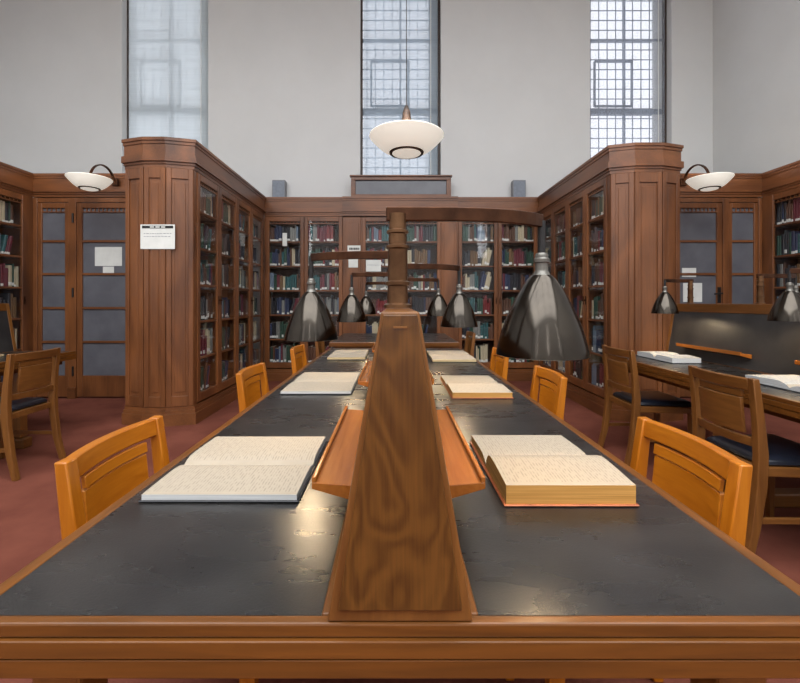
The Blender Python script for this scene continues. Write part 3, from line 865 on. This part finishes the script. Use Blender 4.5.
# ------------------------------------------------------------------ chairs
def make_chair(k, label, group):
    """sitter faces +x, the back stands at x=0"""
    r = thing('library_chair', label, 'chair', (0, 0, 0), 0, group)
    W = .2
    for s in (-1, 1):
        pts = [(-.075, s * (W + .004), 0), (-.035, s * W, .16), (-.006, s * W, .36), (0, s * W, .5), (-.012, s * W, .66), (-.036, s * W, .852)]
        # post: section wide in x at the seat
        mb = MB(); vs = []
        hx = [.017, .021, .025, .025, .02, .015]; hy = [.019, .019, .019, .019, .019, .019]
        for p, a, b in zip(pts, hx, hy):
            for i, j in ((-1, -1), (1, -1), (1, 1), (-1, 1)): vs.append((p[0] + i * a, p[1] + j * b, p[2]))
        fs = [(3, 2, 1, 0), (20, 21, 22, 23)] + [(4 * q + i, 4 * q + (i + 1) % 4, 4 * q + 4 + (i + 1) % 4, 4 * q + 4 + i) for q in range(5) for i in range(4)]
        mb.add(vs, fs).build('back_post', M[k + '_z'], r, bevel=.004, smooth=True)
    def bow(z0, z1, x0, x1, th, half, depth, n=11):
        """curved slat between -half..half, bowed away from the sitter"""
        mb = MB(); vs = []; fs = []
        for i in range(n):
            u = -1 + 2 * i / (n - 1); y = u * half; dx = -depth * (1 - (u * half / W) ** 2)
            for z, xo in ((z0, x0), (z1, x1)):
                vs.append((xo + dx - th / 2, y, z)); vs.append((xo + dx + th / 2, y, z))
        for i in range(n - 1):
            a = 4 * i; b = a + 4
            fs += [(a, b, b + 2, a + 2), (a + 1, a + 3, b + 3, b + 1), (a + 2, b + 2, b + 3, a + 3), (a, a + 1, b + 1, b)]
        fs += [(0, 2, 3, 1), (4 * n - 4, 4 * n - 3, 4 * n - 1, 4 * n - 2)]
        return mb.add(vs, fs)
    bow(.795, .85, -.028, -.036, .026, W - .012, .03).build('top_rail', M[k + '_y'], r, bevel=.005, smooth=True)
    bow(.757, .788, -.018, -.022, .012, W - .06, .03).build('slat', M[k + '_y'], r, bevel=.002, smooth=True)
    bow(.585, .752, -.006, -.022, .016, W - .06, .034).build('back_panel', M[k + '_y'], r, bevel=.003, smooth=True)
    bow(.53, .572, -.001, -.004, .02, W - .018, .03).build('lower_rail', M[k + '_y'], r, bevel=.003, smooth=True)
    f = MB(); 
    f.prism([(.0, -.185), (.43, -.225), (.43, .225), (.0, .185)], .395, .44)
    f.build('seat_frame', M[k + '_x'], r, bevel=.006)
    c = MB(); rows = []
    P = [(.015, .175), (.425, .213)]
    for z, ins in ((.44, 0), (.462, -.004), (.478, .02), (.483, .07)):
        rows.append([(.02 + ins, -.176 + ins, z), (.428 - ins, -.214 + ins, z), (.428 - ins, .214 - ins, z), (.02 + ins, .176 - ins, z)])
    vs = [p for q in rows for p in q]
    fs = [(3, 2, 1, 0), (12, 13, 14, 15)] + [(4 * q + i, 4 * q + (i + 1) % 4, 4 * q + 4 + (i + 1) % 4, 4 * q + 4 + i) for q in range(3) for i in range(4)]
    c.add(vs, fs).build('seat_cushion', M['navy'], r, bevel=.012, seg=3, smooth=True)
    for s in (-1, 1):
        mb = MB(); y = s * .205; vs = []
        for z, a in ((0, .014), (.395, .019)):
            for i, j in ((-1, -1), (1, -1), (1, 1), (-1, 1)): vs.append((.405 + i * a, y + j * a, z))
        mb.add(vs, [(3, 2, 1, 0), (4, 5, 6, 7)] + [(i, (i + 1) % 4, 4 + (i + 1) % 4, 4 + i) for i in range(4)]).build('front_leg', M[k + '_z'], r, bevel=.003)
        MB().bar([(-.02, s * .2, .2), (.4, s * .205, .2)], .016, .026).build('stretcher', M[k + '_x'], r, bevel=.002)
    return r
gold = make_chair('chair', 'golden oak chair at the left of the central table, nearest the camera', 'golden chairs at the central table')
gold.scale = (1, .95, 1); gold.location = (-.75, 1.195, 0)
def put(src, x, y, rz, label, group, z=0):
    c = copy_tree(src); c.location = (x, y, z); c.rotation_euler = (0, 0, rz); tag(c, label, None, group); return c
G1 = 'golden chairs at the central table'
put(gold, -.785, 2.42, 0, 'golden oak chair at the left of the central table, second from the camera', G1)
put(gold, -.78, 3.56, 0, 'golden oak chair at the left of the central table, farthest along', G1)
put(gold, .782, 1.18, PI, 'golden oak chair at the right of the central table, nearest the camera', G1)
put(gold, .815, 2.3, PI, 'golden oak chair at the right of the central table, second from the camera', G1)
put(gold, .80, 3.3, PI, 'golden oak chair at the right of the central table, farthest along', G1)
brown = make_chair('brown', 'brown chair with dark seat facing the left picture edge table', 'brown chairs at side tables')
brown.scale = (1, 1, 1.022); brown.location = (-2.68, 3.1, 0); brown.rotation_euler = (0, 0, PI)
G2 = 'brown chairs at side tables'
put(brown, 1.80, 3.32, 0, 'brown chair with navy seat at right table, farther one beside the projecting bookcase', G2)
put(brown, 1.72, 2.17, 0, 'brown chair with navy seat at right table, nearer one behind the golden chair', G2)
put(brown, -.88, 5.1, 0, 'brown chair at the left end of the plain table behind', G2)
put(brown, .88, 5.0, PI, 'brown chair at the right end of the plain table behind', G2)

# ------------------------------------------------------------------ reading lamps
LIGHTS = []
def reading_lamp(xc, yc, sx, sy, rim, label, group, power=1.0, zb=DZ + .002, arm=1.412):
    t = thing('reading_lamp', label, 'lamp', (xc, yc, zb), 0, group)
    dx, dy = sx - xc, sy - yc; za = arm - zb
    MB().lathe([(0.001, 0), (.029, 0), (.029, .006), (.022, .01), (.021, .045), (.025, .047), (.025, .053), (.0205, .056), (.02, .12),
                (.0245, .123), (.0245, .128), (.019, .131), (.0185, .152), (.0225, .154), (.0225, .159), (.018, .162), (.0175, za), (.001, za)], (0, 0, 0), 24).build('column', M['brass'], t, smooth=True)
    s = 1 if dx > 0 else -1
    pts = [(-s * .024, 0, za)] + [(dx * q, dy * q ** 3.5, za) for q in [i / 14 for i in range(15)]]
    MB().bar(pts, .012, .029).build('arm', M['bronze'], t, bevel=.002)
    zt = rim + .178 - zb
    MB().cyl(.0085, zt + .04, za - .0, (dx, dy), 14).build('drop_rod', M['black'], t, smooth=True)
    MB().lathe([(.001, zt + .05), (.011, zt + .05), (.014, zt + .046), (.014, zt + .04), (.0175, zt + .036), (.0175, zt + .029), (.0145, zt + .027), (.0145, zt + .012), (.0155, zt + .008), (.021, zt - .002), (.001, zt - .002)], (dx, dy, 0), 20).build('lamp_holder', M['ferrule'], t, smooth=True)
    pr = [(.022, 0), (.03, -.008), (.0405, -.023), (.056, -.05), (.069, -.077), (.08, -.103), (.089, -.13), (.0955, -.155), (.099, -.172), (.1, -.178)]
    prof = [(r_, zt + z_) for r_, z_ in pr] + [(r_ - .0025, zt + z_ - .001) for r_, z_ in pr[::-1]]
    MB().lathe(prof, (dx, dy, 0), 48, closed=True).build('shade', M['steel'], t, smooth=True)
    b = MB(); b.lathe([(.012, zt - .01), (.014, zt - .03), (.024, zt - .055), (.028, zt - .075), (.022, zt - .095), (.01, zt - .103), (.001, zt - .104)], (dx, dy, 0), 18)
    b.build('bulb', M['bulb'] if power else M['paper'], t, smooth=True)
    if power:
        l = bpy.data.lights.new('bulb_light', 'POINT'); l.energy = 3.9 * power; l.color = (1, .76, .47); l.shadow_soft_size = .03
        lo = bpy.data.objects.new('bulb_light', l); COL.objects.link(lo); lo.parent = t; lo.location = (dx, dy, zt - .14)
    return t
GL = 'bell shaped lamps on the central table'
reading_lamp(.0075, .87, .332, .945, 1.112, 'large nickel bell lamp on the right, nearest the camera, brown arm', GL)
reading_lamp(XM, 1.5, -.312, 1.585, 1.09, 'nickel bell lamp on the left, nearest of the three left ones', GL, arm=1.398)
reading_lamp(XM, 2.14, .352, 2.27, 1.098, 'nickel bell lamp on the right, second of the central table right lamps', GL)
reading_lamp(XM, 2.78, -.282, 2.8, 1.1, 'nickel bell lamp on the left, second of the three left ones', GL)
reading_lamp(XM, 3.42, .37, 3.5, 1.115, 'nickel bell lamp on the right, farthest of the central table right lamps', GL)
reading_lamp(XM, 4.05, -.275, 4.15, 1.11, 'nickel bell lamp on the left, farthest and half hidden by another lamp', GL)
GR = 'bell shaped lamps on the right table'
reading_lamp(2.555, 3.62, 2.27, 3.52, 1.135, 'small nickel bell lamp on the right table, farthest, against the bookcase end', GR)
reading_lamp(2.555, 2.42, 2.335, 2.48, 1.118, 'nickel bell lamp at the right picture edge over the right table', GR)
reading_lamp(2.555, 2.93, 2.83, 2.96, 1.118, 'nickel bell lamp on the right table turned away, behind the picture edge lamp', GR)

# ------------------------------------------------------------------ open books
def open_book(x0, x1, ya, ym, yb, tn, tf, label, cover='cover_dark', edge='edge_cream', page='page', z=TZ + .0015, group='open books on the tables', ov=.012):
    """spine runs along x at ym; near half ya..ym (thickness tn), far half ym..yb (thickness tf)"""
    t = thing('open_book', label, 'book', ((x0 + x1) / 2, ym, z), 0, group)
    hx = (x1 - x0) / 2; cv = .004
    c = MB(); c.box(-hx - .006, hx + .006, ya - ym - .005, -.012, 0, cv); c.box(-hx - .006, hx + .006, .012, yb - ym + .005, 0, cv)
    c.box(-hx - .006, hx + .006, -.012, .012, 0, cv * .8)
    c.build('cover', M[cover], t, bevel=.0015, seg=1)
    for s, w, T in ((-1, ym - ya, tn), (1, yb - ym, tf)):
        n = 14; top = []
        for i in range(n + 1):
            u = i / n
            rise = (1 - math.exp(-u * 9)) * (1 - .35 * u) + .0
            top.append((u * w, cv + max(.004, min(T, T * .25 + T * .85 * rise) if T > .012 else T * (.4 + .6 * rise))))
        xo = top[-1][1] * .0
        slant = top[-1][1] * .55
        mb = MB(); m_ = len(top); vs = []; 
        for q, (yy, zz) in enumerate(top):
            for xs_ in (-hx, hx): vs.append((xs_, s * yy, zz))
        for q, (yy, zz) in enumerate(top):
            for xs_ in (-hx, hx): vs.append((xs_, s * (yy + (slant * 0 if q < m_ - 1 else 0)), cv))
        fs = []; ms = []
        o2 = 2 * m_
        for q in range(m_ - 1):
            fs.append((2 * q, 2 * q + 1, 2 * q + 3, 2 * q + 2)); ms.append(0 if 1 <= q < m_ - 2 else 2)
            fs.append((2 * q, 2 * q + 2, o2 + 2 * q + 2, o2 + 2 * q)); ms.append(1)
            fs.append((2 * q + 1, o2 + 2 * q + 1, o2 + 2 * q + 3, 2 * q + 3)); ms.append(1)
            fs.append((o2 + 2 * q, o2 + 2 * q + 2, o2 + 2 * q + 3, o2 + 2 * q + 1)); ms.append(1)
        fs.append((0, o2, o2 + 1, 1)); ms.append(1)
        fs.append((2 * m_ - 2, 2 * m_ - 1, o2 + 2 * m_ - 1, o2 + 2 * m_ - 2)); ms.append(1)
        mb.v = vs; mb.f = [list(f_) for f_ in fs]; mb.m = ms
        mb.build('page_block', [M[page], M[edge], M['margin']], t)
    return t
open_book(-.592, -.228, .985, 1.185, 1.40, .016, .02, 'wide open book with white pages at the left, nearest the camera', 'cover_dark', 'edge_white')
open_book(.258, .556, .965, 1.18, 1.4, .054, .026, 'thick open book with amber page edges at the right, nearest the camera', 'cover_red', 'edge_orange')
open_book(-.575, -.218, 2.13, 2.42, 2.7, .014, .016, 'open book at the left, second from the camera', 'cover_dark', 'edge_white')
open_book(.285, .575, 2.04, 2.3, 2.56, .03, .02, 'open book with russet cover at the right, second from the camera', 'cover_red', 'edge_orange')
open_book(-.54, -.235, 3.4, 3.66, 3.95, .02, .02, 'open book at the left, farthest along the central table', 'cover_dark', 'edge_cream')
open_book(.30, .64, 3.26, 3.56, 3.88, .022, .022, 'open book at the right, farthest along the central table', 'cover_dark', 'edge_cream')
open_book(2.12, 2.34, 3.2, 3.42, 3.66, .045, .045, 'open book with white page edges on the far end of the right table', 'cover_dark', 'edge_white', 'page_white')
open_book(2.09, 2.38, 1.95, 2.22, 2.5, .032, .04, 'large open book on the right table, cut by the right picture edge', 'cover_dark', 'edge_white', 'page_white')
open_book(-3.58, -3.36, 3.2, 3.42, 3.62, .02, .02, 'open book on the left table, at the left picture edge', 'cover_dark', 'edge_cream')

# ------------------------------------------------------------------ light
w = bpy.data.worlds.new('sky'); sc.world = w; w.use_nodes = True
bg = w.node_tree.nodes['Background']; bg.inputs[0].default_value = (.92, .935, 1.0, 1); bg.inputs[1].default_value = 1.35
def area(name, loc, rot, sx, sy, e, col):
    l = bpy.data.lights.new(name, 'AREA'); l.shape = 'RECTANGLE'; l.size = sx; l.size_y = sy; l.energy = e; l.color = col
    o = bpy.data.objects.new(name, l); COL.objects.link(o); o.location = loc; o.rotation_euler = rot; return o
area('added_roof_fill', ((LX0 + LX1) / 2, (LY0 + LY1) / 2, HC + .15), (0, 0, 0), LX1 - LX0, LY1 - LY0, 900, (.94, .98, 1))  # fill lamp added over the invented roof light to brighten walls and shelves
for a, b in SWIN: area('window_daylight', ((a + b) / 2, YS - .26, (WZ0 + WZ1) / 2), (PI / 2, 0, 0), b - a - .1, WZ1 - WZ0 - .1, 35, (.98, .98, 1))

sc.view_settings.view_transform = 'Standard'; sc.view_settings.look = 'None'
sc.view_settings.gamma = 1; sc.view_settings.use_curve_mapping = False
sc.view_settings.exposure = .32
sc.cycles.use_denoising = True
sc.cycles.max_bounces = 8; sc.cycles.transparent_max_bounces = 16
sc.cycles.caustics_reflective = False; sc.cycles.caustics_refractive = False
sc.cycles.sample_clamp_indirect = 6
